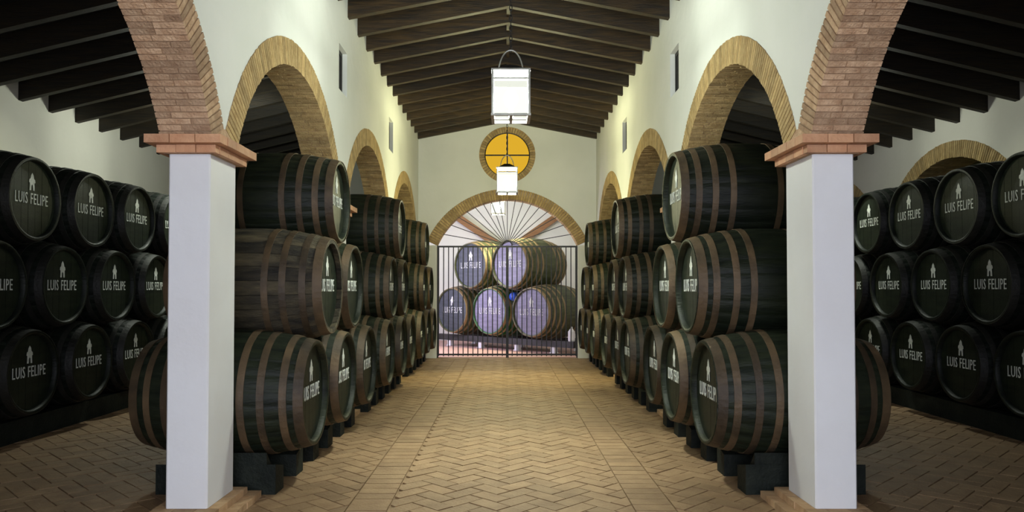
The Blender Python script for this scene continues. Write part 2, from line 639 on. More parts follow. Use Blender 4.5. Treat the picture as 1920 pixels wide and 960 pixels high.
mb = MB()
xe = math.sqrt((RO + RING) ** 2 - (GS - GZ) ** 2)   # half width of the extrados at the springing
xs = [-A - 0.02, A + 0.02, -GA, GA]
xs += [-xe + 2 * xe * i / 40 for i in range(41)]
xs += [-OR_OUT * math.cos(math.pi * i / 32) for i in range(33)]
xs = sorted(set(round(x, 5) for x in xs))
top = 4.95
for i in range(len(xs) - 1):
    xa, xb = xs[i], xs[i + 1]
    xm = (xa + xb) / 2
    for y in (YB, YB + ETH):
        def q(z0a, z0b, z1a, z1b):
            mb.add([(xa, y, z0a), (xb, y, z0b), (xb, y, z1b), (xa, y, z1a)], [(0, 1, 2, 3)])
        if abs(xm) > xe:
            q(0, 0, top, top)
            continue
        if abs(xm) > GA:
            q(0, 0, GS, GS)
        ba, bb = gate_out(xa), gate_out(xb)
        if abs(xm) < OR_OUT:
            wa = math.sqrt(max(0, OR_OUT ** 2 - xa * xa))
            wb = math.sqrt(max(0, OR_OUT ** 2 - xb * xb))
            q(ba, bb, OC - wa, OC - wb)
            q(OC + wa, OC + wb, top, top)
        else:
            q(ba, bb, top, top)
for sx in (-1, 1):
    mb.add([(sx * GA, YB, 0), (sx * GA, YB + ETH, 0), (sx * GA, YB + ETH, GS), (sx * GA, YB, GS)], [(0, 1, 2, 3)])
    # the ends of the aisles
    x0, x1 = sorted((sx * (A + WT), sx * 5.5))
    mb.add([(x0, YB, 0), (x1, YB, 0), (x1, YB, 4.6), (x0, YB, 4.6)], [(0, 1, 2, 3)])
wall_end = struct('wall_end', mb.mesh('wall_end', M['white']), 'white gabled end wall above the barred gate', 'wall')

# brick ring of the gate arch: voussoirs too small to tell apart one by one
mm, bb_ = MB(), MB()
phi = math.asin(GA / RO)
nv = int(2 * phi * RO / 0.045)
for k in range(nv):
    an = math.pi / 2 + phi - (k + 0.5) * 2 * phi / nv
    mtx = Matrix.Translation((GC + math.cos(an) * (RO + RING / 2), YB + 0.13, GZ + math.sin(an) * (RO + RING / 2))) @ Matrix.Rotation(-an, 4, 'Y')
    bb_.box(-RING / 2, RING / 2, -0.136, 0.17, -0.0165, 0.0165, mtx)
    mm.box(-RING / 2 + .004, RING / 2 - .004, -0.131, 0.165, -0.0235, 0.0235, mtx)
ga = link('brick_arch', mm.mesh('brick_arch', M['mortar']), wall_end)
o = link('brick_course', bb_.mesh('brick_course', M['ochre']), ga)
o['kind'] = 'stuff'

# round window
mm, bb_ = MB(), MB()
nv = 60
for k in range(nv):
    an = 2 * math.pi * (k + 0.5) / nv
    rm = (OR_IN + OR_OUT) / 2
    mtx = Matrix.Translation((math.cos(an) * rm, YB + 0.10, OC + math.sin(an) * rm)) @ Matrix.Rotation(-an, 4, 'Y')
    hw = (OR_OUT - OR_IN) / 2
    bb_.box(-hw, hw, -0.106, 0.12, -0.018, 0.018, mtx)
    mm.box(-hw + .003, hw - .003, -0.102, 0.115, -0.027, 0.027, mtx)
win = struct('window_1', mm.mesh('window_surround', M['mortar']), 'round amber window with cross bars high on the end wall', 'window')
o = link('brick_course', bb_.mesh('brick_course', M['ochre']), win)
o['kind'] = 'stuff'
fr = MB()
fr.tube([(math.cos(t) * OR_IN, YB + 0.04, OC + math.sin(t) * OR_IN) for t in [2 * math.pi * k / 48 for k in range(48)]], 0.018, 6, True)
link('window_frame', fr.mesh('window_frame', M['iron']), win)
link('glazing_bar', MB().box(-OR_IN, OR_IN, YB + 0.03, YB + 0.055, OC - 0.012, OC + 0.012).mesh('glazing_bar', M['iron']), win)
link('glazing_bar', MB().box(-0.012, 0.012, YB + 0.028, YB + 0.053, OC - OR_IN, OC + OR_IN).mesh('glazing_bar', M['iron']), win)
pm = MB()
pts = [(0.012, 0.012)] + [(OR_IN * math.cos(t), OR_IN * math.sin(t)) for t in [math.pi / 2 * (0.02 + 0.96 * k / 12) for k in range(13)]]
pm.prism(pts, 0, 0.008, lambda p, q_, d: (p, d, q_))
pme = pm.mesh('pane', M['amber'])
for k in range(4):
    link('pane', pme, win, (0, YB + 0.045, OC), (0, k * math.pi / 2, 0))

# entrance wall behind the camera with its open doorway
mb = MB()
mb.box(-5.6, -1.4, YF - 0.3, YF, 0, 5).box(1.4, 5.7, YF - 0.3, YF, 0, 5).box(-1.4, 1.4, YF - 0.3, YF, 2.9, 5)
struct('wall_front', mb.mesh('wall_front', M['white']), 'white entrance wall with open doorway behind the viewer', 'wall')

# ------------------------------------------------------------------ CEILINGS
th = math.atan(SLOPE)
span = (A + 0.12)


def slope_deck(name, x0, z0, x1, z1, t, y0, y1, m, label):
    nx, nz = -(z1 - z0), (x1 - x0)
    ln = math.hypot(nx, nz)
    if nz < 0:
        nx, nz = -nx, -nz
    nx, nz = nx / ln * t, nz / ln * t
    mb = MB().prism([(x0, z0), (x1, z1), (x1 + nx, z1 + nz), (x0 + nx, z0 + nz)], y0, y1, lambda p, q_, d: (p, d, q_))
    return mb.mesh(name, m)


RH = 0.20
RW = 0.075
top_eave = EAVE + RH / math.cos(th)
apex = EAVE + SLOPE * A
ceil = struct('ceiling', slope_deck('ceiling', -(A + WT), top_eave - SLOPE * WT, 0, apex + RH / math.cos(th), 0.03, YF, YB + 0.2, M['deck'], ''),
              'dark timber ceiling with sloping rafters over the walkway', 'ceiling')
link('deck', slope_deck('deck', (A + WT), top_eave - SLOPE * WT, 0, apex + RH / math.cos(th), 0.03, YF, YB + 0.2, M['deck'], ''), ceil)
raf = MB().prism([(-(A + 0.1), EAVE - SLOPE * 0.1), (0.0, apex), (0.0, apex + RH / math.cos(th)), (-(A + 0.1), EAVE - SLOPE * 0.1 + RH / math.cos(th))],
                 -RW / 2, RW / 2, lambda p, q_, d: (p, d, q_)).mesh('rafter', M['rafter'])
k = 0
y = YB - 0.10
while y > 1.5:
    link('rafter', raf, ceil, (0, y, random.uniform(-.006, .006)))
    link('rafter', raf, ceil, (0, y, random.uniform(-.006, .006)), (0, 0, math.pi))
    y -= RAF
# two ridge tie boards where rafters meet
link('ridge_board', MB().box(-0.02, 0.02, YF, YB, apex + 0.06, apex + RH + 0.01).mesh('ridge_board', M['rafter']), ceil)

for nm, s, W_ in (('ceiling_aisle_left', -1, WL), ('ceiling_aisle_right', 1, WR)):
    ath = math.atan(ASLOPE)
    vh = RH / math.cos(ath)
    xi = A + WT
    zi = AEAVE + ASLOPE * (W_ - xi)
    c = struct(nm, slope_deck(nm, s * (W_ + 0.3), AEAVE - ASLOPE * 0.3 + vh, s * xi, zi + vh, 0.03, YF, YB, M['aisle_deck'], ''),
               'shade-darkened lean-to ceiling with rafters over the %s aisle' % ('left' if s < 0 else 'right'), 'ceiling')
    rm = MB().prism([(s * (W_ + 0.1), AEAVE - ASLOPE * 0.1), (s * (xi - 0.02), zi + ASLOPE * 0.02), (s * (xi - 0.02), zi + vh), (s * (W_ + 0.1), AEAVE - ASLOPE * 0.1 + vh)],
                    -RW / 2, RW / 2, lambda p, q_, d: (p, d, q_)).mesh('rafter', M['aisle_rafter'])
    y = 13.6
    while y > 2.0:
        link('rafter', rm, c, (0, y, 0))
        y -= RAF


# ------------------------------------------------------------------ PILLARS
def course(parent, name, x0, x1, y0, y1, z0, z1, unit, depth, material):
    """ring of bricks round a rectangle: outer edge x0..x1, y0..y1"""
    def row(a0, a1, fixed0, fixed1, along_x):
        n = max(1, round((a1 - a0) / unit))
        w = (a1 - a0) / n
        for i in range(n):
            a, b = a0 + i * w + 0.002, a0 + (i + 1) * w - 0.002
            j = random.uniform(-.003, .003)
            if along_x:
                bx = ((a + b) / 2, (fixed0 + fixed1) / 2 + j, (z0 + z1) / 2)
                sz = (b - a, fixed1 - fixed0, z1 - z0)
            else:
                bx = ((fixed0 + fixed1) / 2 + j, (a + b) / 2, (z0 + z1) / 2)
                sz = (fixed1 - fixed0, b - a, z1 - z0)
            link(name, box_mesh(*sz, material), parent, bx)
    row(x0, x1, y0, y0 + depth, True)
    row(x0, x1, y1 - depth, y1, True)
    row(y0 + depth, y1 - depth, x0, x0 + depth, False)
    row(y0 + depth, y1 - depth, x1 - depth, x1, False)


def pillar(s, k, label):
    y0 = Y1 + BAY * k
    y1 = y0 + PD
    x0, x1 = sorted((s * (A + 0.002), s * (A + 0.235)))
    p = link('pillar', None)
    p.empty_display_size = 0.1
    p.location = ((x0 + x1) / 2, (y0 + y1) / 2, 0)
    tag(p, label, 'pillar', 'white arcade pillars')
    hold = Vector(p.location)
    w, d = x1 - x0, y1 - y0
    sm = MB()
    c = 0.008
    prof = [(-w / 2 + c, -d / 2), (w / 2 - c, -d / 2), (w / 2, -d / 2 + c), (w / 2, d / 2 - c), (w / 2 - c, d / 2), (-w / 2 + c, d / 2), (-w / 2, d / 2 - c), (-w / 2, -d / 2 + c)]
    sm.prism(prof, 0.08, 2.062, lambda a, b, z: (a, b, z))
    link('shaft', sm.mesh('shaft', M['pillar']), p)
    core = MB().box(-w / 2 - 0.02, w / 2 + 0.02, -d / 2 - 0.02, d / 2 + 0.02, 2.060, SPRING - 0.001)
    core.box(-w / 2, w / 2, -d / 2, d / 2, 0.0, 0.081)
    link('core', core.mesh('core', M['mortar']), p)
    # corbelled capital, two courses of thin bricks; the wall above overhangs the shaft outwards
    ox0, ox1 = (-w / 2 - 0.05, w / 2 + 0.05)
    if s < 0:
        ux0, ux1 = -w / 2 - 0.095, w / 2 + 0.095
    else:
        ux0, ux1 = -w / 2 - 0.095, w / 2 + 0.095
    course(p, 'cap_brick', ox0, ox1, -d / 2 - 0.05, d / 2 + 0.05, 2.062, 2.105, 0.125, 0.06, M['terra'])
    course(p, 'cap_brick', ux0, ux1, -d / 2 - 0.10, d / 2 + 0.10, 2.108, SPRING, 0.135, 0.11, M['terra'])
    # stepped brick plinth
    course(p, 'plinth_brick', -w / 2 - 0.13, w / 2 + 0.13, -d / 2 - 0.13, d / 2 + 0.13, 0.0, 0.040, 0.13, 0.12, M['plinth'])
    course(p, 'plinth_brick', -w / 2 - 0.065, w / 2 + 0.065, -d / 2 - 0.065, d / 2 + 0.065, 0.041, 0.080, 0.12, 0.07, M['plinth'])
    return p


ORD = ['nearest', 'second', 'third', 'fourth']
for s, sd in ((-1, 'left'), (1, 'right')):
    for k in range(4):
        if k == 0:
            lb = 'white square pillar with terracotta cap, foremost on the %s of the walkway' % sd
        elif k < 3:
            lb = 'white pillar between cask stacks, %s from the front on the %s' % (ORD[k], sd)
        else:
            lb = 'white pillar against the end wall %s of the barred gate' % sd
        pillar(s, k, lb)
    # the pillar behind the viewer that carries the near arch is part of the wall there


# ------------------------------------------------------------------ CASKS
def cask_profile(D, d, L):
    return lambda x: d / 2 + (D - d) / 2 * (1 - abs(2 * x / L) ** 2.1)


def text_mesh(txt, width, height, material):
    cu = bpy.data.curves.new('t', 'FONT')
    cu.body = txt
    cu.extrude = 0.002
    cu.resolution_u = 2
    cu.space_character = 1.12
    ob = bpy.data.objects.new('t', cu)
    C.objects.link(ob)
    bpy.context.view_layer.update()
    dg = bpy.context.evaluated_depsgraph_get()
    me = bpy.data.meshes.new_from_object(ob.evaluated_get(dg))
    bpy.data.objects.remove(ob)
    xs_ = [v.co.x for v in me.vertices]
    ys_ = [v.co.y for v in me.vertices]
    x0, x1, y0, y1 = min(xs_), max(xs_), min(ys_), max(ys_)
    for v in me.vertices:
        tx = ((v.co.x - x0) / (x1 - x0) - 0.5) * width
        ty = ((v.co.y - y0) / (y1 - y0) - 0.5) * height
        v.co = (v.co.z * 0.8, tx, ty)
    me.materials.clear()
    me.materials.append(material)
    me.name = 'lettering'
    return me


def emblem_mesh(h, material):
    P = [(-.045, 0), (-.018, 0), (-.014, .045), (0, .06), (.014, .045), (.018, 0), (.045, 0), (.04, .07), (.056, .08), (.05, .105), (.03, .115), (.022, .145), (0, .17),
         (-.022, .145), (-.03, .115), (-.05, .105), (-.056, .08), (-.04, .07)]
    k = h / 0.17
    mb = MB().prism([(p[0] * k * 0.85, (p[1] - 0.085) * k) for p in P], 0, 0.0016, lambda a, b, d: (d, a, b))
    return mb.mesh('emblem', material)


def head_mesh(r, m, boards=7):
    """disc of boards facing +X at x = 0, thickness inwards"""
    mb = MB()
    w = 2 * r / boards
    for i in range(boards):
        a, b = -r + i * w + 0.0015, -r + (i + 1) * w - 0.0015
        a, b = max(a, -r + 0.004), min(b, r - 0.004)
        pts = []
        for j in range(7):
            y = a + (b - a) * j / 6
            pts.append((y, -math.sqrt(r * r - y * y)))
        for j in range(7):
            y = b - (b - a) * j / 6
            pts.append((y, math.sqrt(r * r - y * y)))
        mb.prism(pts, -0.02, random.uniform(-.001, .001), lambda p, q_, d: (d, p, q_))
    return mb.mesh('head', m)


class CaskKind:
    def __init__(self, D, d, L, m_body, m_hoop, m_head, hoops=(0.030, 0.125, 0.25, 0.375), staves=None, letters=True, nst=26):
        f = cask_profile(D, d, L)
        self.f, self.L, self.D, self.d = f, L, D, d
        NR = 20
        xs_ = [-L / 2 + L * i / NR for i in range(NR + 1)]
        self.stave = None
        rec = 0.040
        if staves is None:
            mb = MB()
            ang = []
            for k in range(nst):
                t0 = 2 * math.pi * k / nst
                dt = 2 * math.pi / nst
                ang += [(t0, -0.003), (t0 + dt * 0.07, 0), (t0 + dt * 0.5, 0.0015), (t0 + dt * 0.93, 0)]
            n_ = len(ang)
            for x in xs_:
                r = f(x)
                for (t, dr) in ang:
                    mb.v.append((x, (r + dr) * math.cos(t), (r + dr) * math.sin(t)))
            for i in range(NR):
                for k in range(n_):
                    k2 = (k + 1) % n_
                    mb.f.append((i * n_ + k, (i + 1) * n_ + k, (i + 1) * n_ + k2, i * n_ + k2))
            # chimes: end faces and inner rims down to the recessed heads
            for e in (-1, 1):
                ring = [(e * L / 2, f(L / 2)), (e * (L / 2 + 0.002), f(L / 2) - 0.012), (e * (L / 2 - 0.004), f(L / 2) - 0.024), (e * (L / 2 - rec - 0.02), f(L / 2) - 0.026)]
                mb.lathe_x(ring, 52)
            self.body = mb.mesh('body', m_body, smooth=True, fix=True)
        else:
            # separate staves
            dt = 2 * math.pi / nst
            mb = MB()
            th_ = 0.028
            for x in xs_:
                r = f(x)
                for (t, rr) in ((-dt / 2 * 0.965, r), (0, r + 0.003), (dt / 2 * 0.965, r), (dt / 2 * 0.965, r - th_), (-dt / 2 * 0.965, r - th_)):
                    mb.v.append((x, rr * math.cos(t), rr * math.sin(t)))
            for i in range(NR):
                for k in range(5):
                    k2 = (k + 1) % 5
                    mb.f.append((i * 5 + k, (i + 1) * 5 + k, (i + 1) * 5 + k2, i * 5 + k2))
            mb.f.append((0, 1, 2, 3, 4))
            mb.f.append(tuple(NR * 5 + k for k in (4, 3, 2, 1, 0)))
            self.stave = mb.mesh('stave', staves)
            self.body = None
        self.nst = nst
        self.head = head_mesh(f(L / 2) - 0.026, m_head)
        self.rec = rec
        self.hoops = []
        for i, t in enumerate(hoops):
            w = 0.060 if i == 0 else 0.045
            c = L / 2 - t
            pr = []
            for q_ in (-1, -0.5, 0, 0.5, 1):
                x = c + q_ * w / 2
                pr.append((x, f(min(abs(x), L / 2)) + 0.0055))
            pr = [(pr[0][0], pr[0][1] - 0.006)] + pr + [(pr[-1][0], pr[-1][1] - 0.006)]
            self.hoops.append(MB().lathe_x(pr, 52).mesh('hoop', m_hoop, smooth=False))
        self.text = text_mesh('LUIS FELIPE', 0.63 * d, 0.135 * d, M['letters'])
        self.emb = emblem_mesh(0.215 * d, M['letters'])

    def place(self, loc, rz, label, group, rear=False, roll=None, lettered=True):
        t = link('cask', None)
        t.empty_display_size = 0.1
        t.location = loc
        t.rotation_euler = (0, 0, rz)
        tag(t, label, 'barrel', group)
        roll = random.uniform(0, 6.28) if roll is None else roll
        if self.body is not None:
            link('body', self.body, t, (0, 0, 0), (roll, 0, 0))
        else:
            for k in range(self.nst):
                link('stave', self.stave, t, (0, 0, 0), (roll + 2 * math.pi * k / self.nst, 0, 0))
        for h in self.hoops:
            link('hoop', h, t, (random.uniform(-.006, .006), 0, 0))
            link('hoop', h, t, (random.uniform(-.006, .006), 0, 0), (0, 0, math.pi))
        xh = self.L / 2 - self.rec
        hd = link('head', self.head, t, (xh, 0, 0))
        link('head', self.head, t, (-xh, 0, 0), (0, 0, math.pi))
        if lettered:
            e1 = link('lettering', self.text, hd, (0.0015, 0, 0.005))
            e2 = link('emblem', self.emb, hd, (0.0012, 0, 0.215 * self.d))
            e1['label'] = 'white stencilled lettering LUIS FELIPE'
            e2['label'] = 'white stencilled tower emblem'
        return t


D_, d_, L_ = 0.85, 0.69, 1.10
kind_nave = CaskKind(D_, d_, L_, M['cask'], M['hoop'], M['head'])
kind_old = CaskKind(D_, d_, L_, None, M['hoop'], M['head'], staves=M['stave'], hoops=(0.030, 0.125, 0.25, 0.375))
kind_aisle = CaskKind(D_, d_, L_, M['cask_black'], M['hoop_black'], M['head'])
kind_small = CaskKind(0.78, 0.64, 1.06, M['cask'], M['hoop'], M['head'])
XN = 1.30 + L_ / 2           # centre of nave casks from axis
SP = 0.925
STEP = math.sqrt(D_ ** 2 - (SP / 2) ** 2) + 0.008
Z0 = 0.605
Y0 = 5.08

BAYN = ['front stack', 'middle stack', 'far stack']
THREE = ['nearest of three', 'middle of three', 'farthest of three']
# cradle blocks
blk = MB()
prof = [(-0.085, 0), (0.085, 0), (0.085, 0.175), (-0.085, 0.19)]
blk.prism([(-0.085, 0.0), (0.085, 0.0), (0.085, 0.150), (-0.085, 0.190)], -0.38, 0.38, lambda p, q_, d: (d, p, q_))
blk_me = blk.mesh('cradle_block', M['block'])
wd = MB().prism([(-0.075, 0.186), (0.02, 0.165), (-0.075, 0.262)], -0.32, 0.32, lambda p, q_, d: (d, p, q_))
wd_me = wd.mesh('wedge', M['block'])


def cradle(x, y, flip, label):
    o = link('cradle_block', None)
    o.empty_display_size = 0.05
    o.location = (x, y, 0)
    if flip:
        o.rotation_euler = (0, 0, math.pi)
    tag(o, label, 'block', 'timber blocks under the bottom casks')
    link('beam', blk_me, o)
    link('wedge', wd_me, o)


for s, sd in ((-1, 'left'), (1, 'right')):
    rz = 0 if s < 0 else math.pi
    for b in range(3):
        yb = Y0 + BAY * b
        g = 'casks in the %s on the %s of the walkway' % (BAYN[b], sd)
        for tier in range(3):
            nn = 3 - tier
            for i in range(nn):
                yy = yb + SP * (i + tier / 2)
                xx = s * (XN + random.uniform(-0.02, 0.02) + (0.02 if tier else 0))
                if tier == 0:
                    lb = 'dark hooped cask, bottom tier, %s, %s %s of walkway' % (THREE[i], BAYN[b], sd)
                elif tier == 1:
                    lb = 'dark hooped cask, middle tier, %s of two, %s %s of walkway' % (('nearer', 'farther')[i], BAYN[b], sd)
                else:
                    lb = 'dark hooped cask alone on top of the %s %s of walkway' % (BAYN[b], sd)
                kd = kind_nave
                if s < 0 and b == 0 and tier == 1 and i == 0:
                    kd = kind_old
                    lb = 'weathered grey-brown staved cask, middle tier, front stack left of walkway'
                zz = Z0 + STEP * tier
                if s < 0 and b == 0 and tier == 2:
                    kd = kind_small
                    zz = Z0 + STEP + math.sqrt(((D_ + 0.78) / 2) ** 2 - (SP / 2) ** 2) + 0.008
                kd.place((xx, yy, zz), rz, lb, g)
                if tier == 0:
                    cradle(s * (XN + 0.02), yy - 0.235, False, 'dark timber cradle block, front side of %s bottom cask, %s %s' % (THREE[i].split(' ')[0], BAYN[b], sd))
                    cradle(s * (XN + 0.02), yy + 0.235, True, 'dark timber cradle block, rear side of %s bottom cask, %s %s' % (THREE[i].split(' ')[0], BAYN[b], sd))

NTH = ['first', 'second', 'third', 'fourth', 'fifth', 'sixth', 'seventh', 'eighth']
for s, sd, xh, sp, ys_ in ((-1, 'left', 4.0, 0.90, 6.30), (1, 'right', 4.2, 0.87, 6.15)):
    rz = 0 if s < 0 else math.pi
    st = math.sqrt(D_ ** 2 - (sp / 2) ** 2) + 0.008
    for tier in range(3):
        y_s = ys_ - (sp / 2 if tier == 1 else 0)
        nn = 6
        for i in range(nn):
            lb = 'black stencilled cask, %s tier by %s outer wall, %s from the front' % (('bottom', 'middle', 'top')[tier], sd, NTH[i])
            kind_aisle.place((s * (xh + L_ / 2), y_s + sp * i, Z0 + st * tier), rz, lb, roll=0, group='%s tier of the cask wall in the %s aisle' % (('bottom', 'middle', 'top')[tier], sd))
    for q_, wh in ((-0.3, 'inner'), (0.3, 'outer')):
        r_ = MB().box(-0.06, 0.06, -sp * 0.6, sp * 5.6, 0, 0.19)
        o = link('cask_runner', r_.mesh('cask_runner', M['block']), None, (s * (xh + L_ / 2 + q_), ys_, 0))
        tag(o, 'dark timber runner under the bottom casks of the %s aisle, %s one' % (sd, ('nearer the walkway' if q_ < 0 else 'nearer the wall')), 'beam')


# ------------------------------------------------------------------ LANTERNS
def lantern(x, y, z0, top, power, label, w=0.29, h=0.375, col=None):
    t = link('lantern', None)
    t.empty_display_size = 0.1
    t.location = (x, y, z0)
    tag(t, label, 'lantern', 'hanging glass lanterns')
    hw = w / 2
    bp = MB()
    for (a0, a1, b0, b1) in ((-hw - .012, hw + .012, -hw - .012, -hw + .014), (-hw - .012, hw + .012, hw - .014, hw + .012), (-hw - .012, -hw + .014, -hw + .014, hw - .014), (hw - .014, hw + .012, -hw + .014, hw - .014)):
        bp.box(a0, a1, b0, b1, 0, 0.018)
    bp.box(-hw + .014, hw - .014, -.012, .012, 0.002, 0.012).box(-.012, .012, -hw + .014, -.012, 0.002, 0.012).box(-.012, .012, .012, hw - .014, 0.002, 0.012)
    bp.box(-.02, .02, -.02, .02, 0.012, 0.09)
    link('base_frame', bp.mesh('base_frame', M['lamp_metal']), t)
    tp = MB()
    for (a0, a1, b0, b1) in ((-hw - .01, hw + .01, -hw - .01, -hw + .012), (-hw - .01, hw + .01, hw - .012, hw + .01), (-hw - .01, -hw + .012, -hw + .012, hw - .012), (hw - .012, hw + .01, -hw + .012, hw - .012)):
        tp.box(a0, a1, b0, b1, h - 0.014, h)
    link('top_frame', tp.mesh('top_frame', M['lamp_metal']), t)
    for sx in (-1, 1):
        for sy in (-1, 1):
            p = MB().box(sx * hw - .008, sx * hw + .008, sy * hw - .008, sy * hw + .008, 0.018, h - 0.014)
            link('post', p.mesh('post', M['lamp_metal']), t)
    for k in range(4):
        pn = MB().box(-hw + .01, hw - .01, -hw - .002, -hw + .002, 0.022, h - 0.085)
        link('pane', pn.mesh('pane', M['lamp_glass']), t, (0, 0, 0), (0, 0, k * math.pi / 2))
        bd = MB().box(-hw + .008, hw - .008, -hw - .004, -hw + .004, h - 0.085, h - 0.072)
        link('rail', bd.mesh('rail', M['lamp_metal']), t, (0, 0, 0), (0, 0, k * math.pi / 2))
    # pyramidal hood of tin under the top frame
    hd = MB()
    hd.add([(-hw, -hw, h - .012), (hw, -hw, h - .012), (hw, hw, h - .012), (-hw, hw, h - .012), (-.04, -.04, h + .06), (.04, -.04, h + .06), (.04, .04, h + .06), (-.04, .04, h + .06)],
           [(0, 1, 5, 4), (1, 2, 6, 5), (2, 3, 7, 6), (3, 0, 4, 7), (4, 5, 6, 7)])
    link('hood', hd.mesh('hood', M['iron']), t)
    hn = MB().tube([(0.10 * math.cos(a_), 0, h - .01 + 0.20 * math.sin(a_)) for a_ in [math.pi * k / 16 for k in range(17)]], 0.006, 6)
    link('handle', hn.mesh('handle', M['lamp_metal']), t)
    z = h + 0.18
    chn = MB()
    k = 0
    while z < top - z0 - 0.02:
        r = 0.018
        pts = []
        for q_ in range(8):
            an = 2 * math.pi * q_ / 8
            c_, s_ = math.cos(an) * 0.011, math.sin(an) * 0.026
            pts.append((c_, 0, z + s_ + 0.02) if k % 2 == 0 else (0, c_, z + s_ + 0.02))
        chn.tube(pts, 0.004, 5, True)
        z += 0.042
        k += 1
    link('chain', chn.mesh('chain', M['iron']), t)
    bl = MB()
    n1, n2 = 8, 14
    for i in range(n1 + 1):
        a_ = math.pi * i / n1
        for j in range(n2):
            b_ = 2 * math.pi * j / n2
            bl.v.append((0.06 * math.sin(a_) * math.cos(b_), 0.06 * math.sin(a_) * math.sin(b_), 0.17 + 0.08 * math.cos(a_)))
    for i in range(n1):
        for j in range(n2):
            bl.f.append((i * n2 + j, i * n2 + (j + 1) % n2, (i + 1) * n2 + (j + 1) % n2, (i + 1) * n2 + j))
    link('bulb', bl.mesh('bulb', M['lamp_bulb'], True), t)
    d = bpy.data.lights.new('lantern_light', 'POINT')
    d.energy = power
    d.color = col or LAMP_COL
    d.shadow_soft_size = 0.10
    lo = bpy.data.objects.new('lantern_light', d)
    C.objects.link(lo)
    lo.parent = t
    lo.location = (0, 0, 0.16)
    return t


lantern(0.01, 6.0, 2.67, apex, LAMP_W, 'large glass lantern glowing on a chain, nearest to the front')
lantern(-0.01, 10.9, 2.70, apex, LAMP_W, 'glass lantern glowing in front of the round amber window', col=(1.0, 0.98, 0.56))
lantern(-0.19, 15.9, 2.90, 4.42, LAMP_W * 0.8, 'small glass lantern glowing beyond the barred gate', col=(1.0, 0.98, 0.66))
lantern(0.0, 1.1, 2.70, apex, LAMP_W * 0.55, 'glass lantern hanging above the viewer')

for s, sd, xl in ((-1, 'left', 3.6), (1, 'right', 3.7)):
    lantern(s * xl, 9.0, 2.98, AEAVE + ASLOPE * ((WL if s < 0 else WR) - xl), LAMP_W * (0.48 if s < 0 else 0.34), 'glass lantern in the %s aisle, hidden behind the foremost pillar' % sd)

# ------------------------------------------------------------------ GATE
gy = YB + 0.12
gate = link('iron_gate', None)
gate.location = (0, gy, 0)
tag(gate, 'black iron barred gate with radiating fan bars under the brick arch', 'gate')
for z in (0.06, GS - 0.02):
    link('rail', MB().box(-GA, GA, -0.012, 0.012, z - 0.016, z + 0.016).mesh('rail', M['iron']), gate)
bar = MB().box(-0.009, 0.009, -0.009, 0.009, 0.03, GS - 0.02).mesh('bar', M['iron'])
nb = 29
for k in range(nb):
    x = -GA + 0.03 + (2 * GA - 0.06) * k / (nb - 1)
    link('bar', bar, gate, (x, 0, 0))
post = MB().box(-0.012, 0.012, -0.016, 0.016, 0.0, GS).mesh('post', M['iron'])
for x in (-GA + 0.013, -0.0135, 0.0135, GA - 0.013):
    link('post', post, gate, (x, 0, 0))
hub = MB().tube([(0.09 * math.cos(a_), 0, GS + 0.09 * math.sin(a_)) for a_ in [math.pi * k / 12 for k in range(13)]], 0.012, 6)
link('hub', hub.mesh('hub', M['iron']), gate)
for k in range(1, 18):
    an = math.pi * k / 18
    dx, dz = math.cos(an), math.sin(an)
    # length to the intrados
    B_ = dz * (GS - GZ)
    t_ = -B_ + math.sqrt(B_ * B_ - ((GS - GZ) ** 2 - RO * RO))
    fb = MB().box(0.085, t_, -0.008, 0.008, -0.007, 0.007, Matrix.Translation((0, 0, GS)) @ Matrix.Rotation(-an, 4, 'Y'))
    link('fan_bar', fb.mesh('fan_bar', M['iron']), gate)
lk = MB().box(-0.04, 0.04, -0.03, -0.012, 0.97, 1.07)
link('lock', lk.mesh('lock', M['iron']), gate)

# ------------------------------------------------------------------ THE STORE BEYOND THE GATE
SY = 19.2
mb = MB().box(-3.6, 3.6, YB + ETH, SY, -0.1, -0.002)
struct('floor_store', mb.mesh('floor_store', M['pinktile']), 'pink tiled floor of the store beyond the gate', 'floor')
mb = MB().box(-3.6, 3.6, SY, SY + 0.2, 0, 4.6)
struct('wall_store_back', mb.mesh('wall_store_back', M['white']), 'white back wall of the store beyond the gate', 'wall')
mb = MB().box(3.4, 3.6, YB + ETH, SY, 0, 4.6)
struct('wall_store_right', mb.mesh('wall_store_right', M['white']), 'white right wall of the store beyond the gate', 'wall')
mb = MB().box(-3.6, -3.4, YB + ETH, 14.9, 0, 4.6).box(-3.6, -3.4, 16.3, SY, 0, 4.6).box(-3.6, -3.4, 14.9, 16.3, 0, 0.95).box(-3.6, -3.4, 14.9, 16.3, 2.55, 4.6)
struct('wall_store_left', mb.mesh('wall_store_left', M['white']), 'white left wall of the store with a daylight window', 'wall')
mb = MB().box(-3.6, 3.6, YB + ETH, SY, 4.4, 4.5)
cs = struct('ceiling_store', mb.mesh('ceiling_store', M['white']), 'pale ceiling of the store beyond the gate', 'ceiling')
mb = MB().box(-3.6, -A - 0.0, YB + 0.25, YB + ETH, 0, 4.6).box(A, 3.6, YB + 0.25, YB + ETH, 0, 4.6)
struct('wall_store_front', mb.mesh('wall_store_front', M['white']), 'white front wall of the store either side of the gate', 'wall')
# diagonal timber braces seen through the fan
for sx, z1 in ((-1, 3.35), (1, 3.35)):
    p0, p1 = Vector((sx * 0.25, 19.11, 2.45)), Vector((sx * 1.9, 19.11, 3.6))
    dv = (p1 - p0)
    an = math.atan2(dv.z, dv.x)
    br = MB().box(0, dv.length, -0.08, 0.08, -0.09, 0.09, Matrix.Rotation(-an, 4, 'Y'))
    o = link('timber_brace', br.mesh('timber_brace', M['beam_orange']), None, p0)
    tag(o, 'brown diagonal timber brace seen through the gate fan, %s one' % ('left' if sx < 0 else 'right'), 'beam')

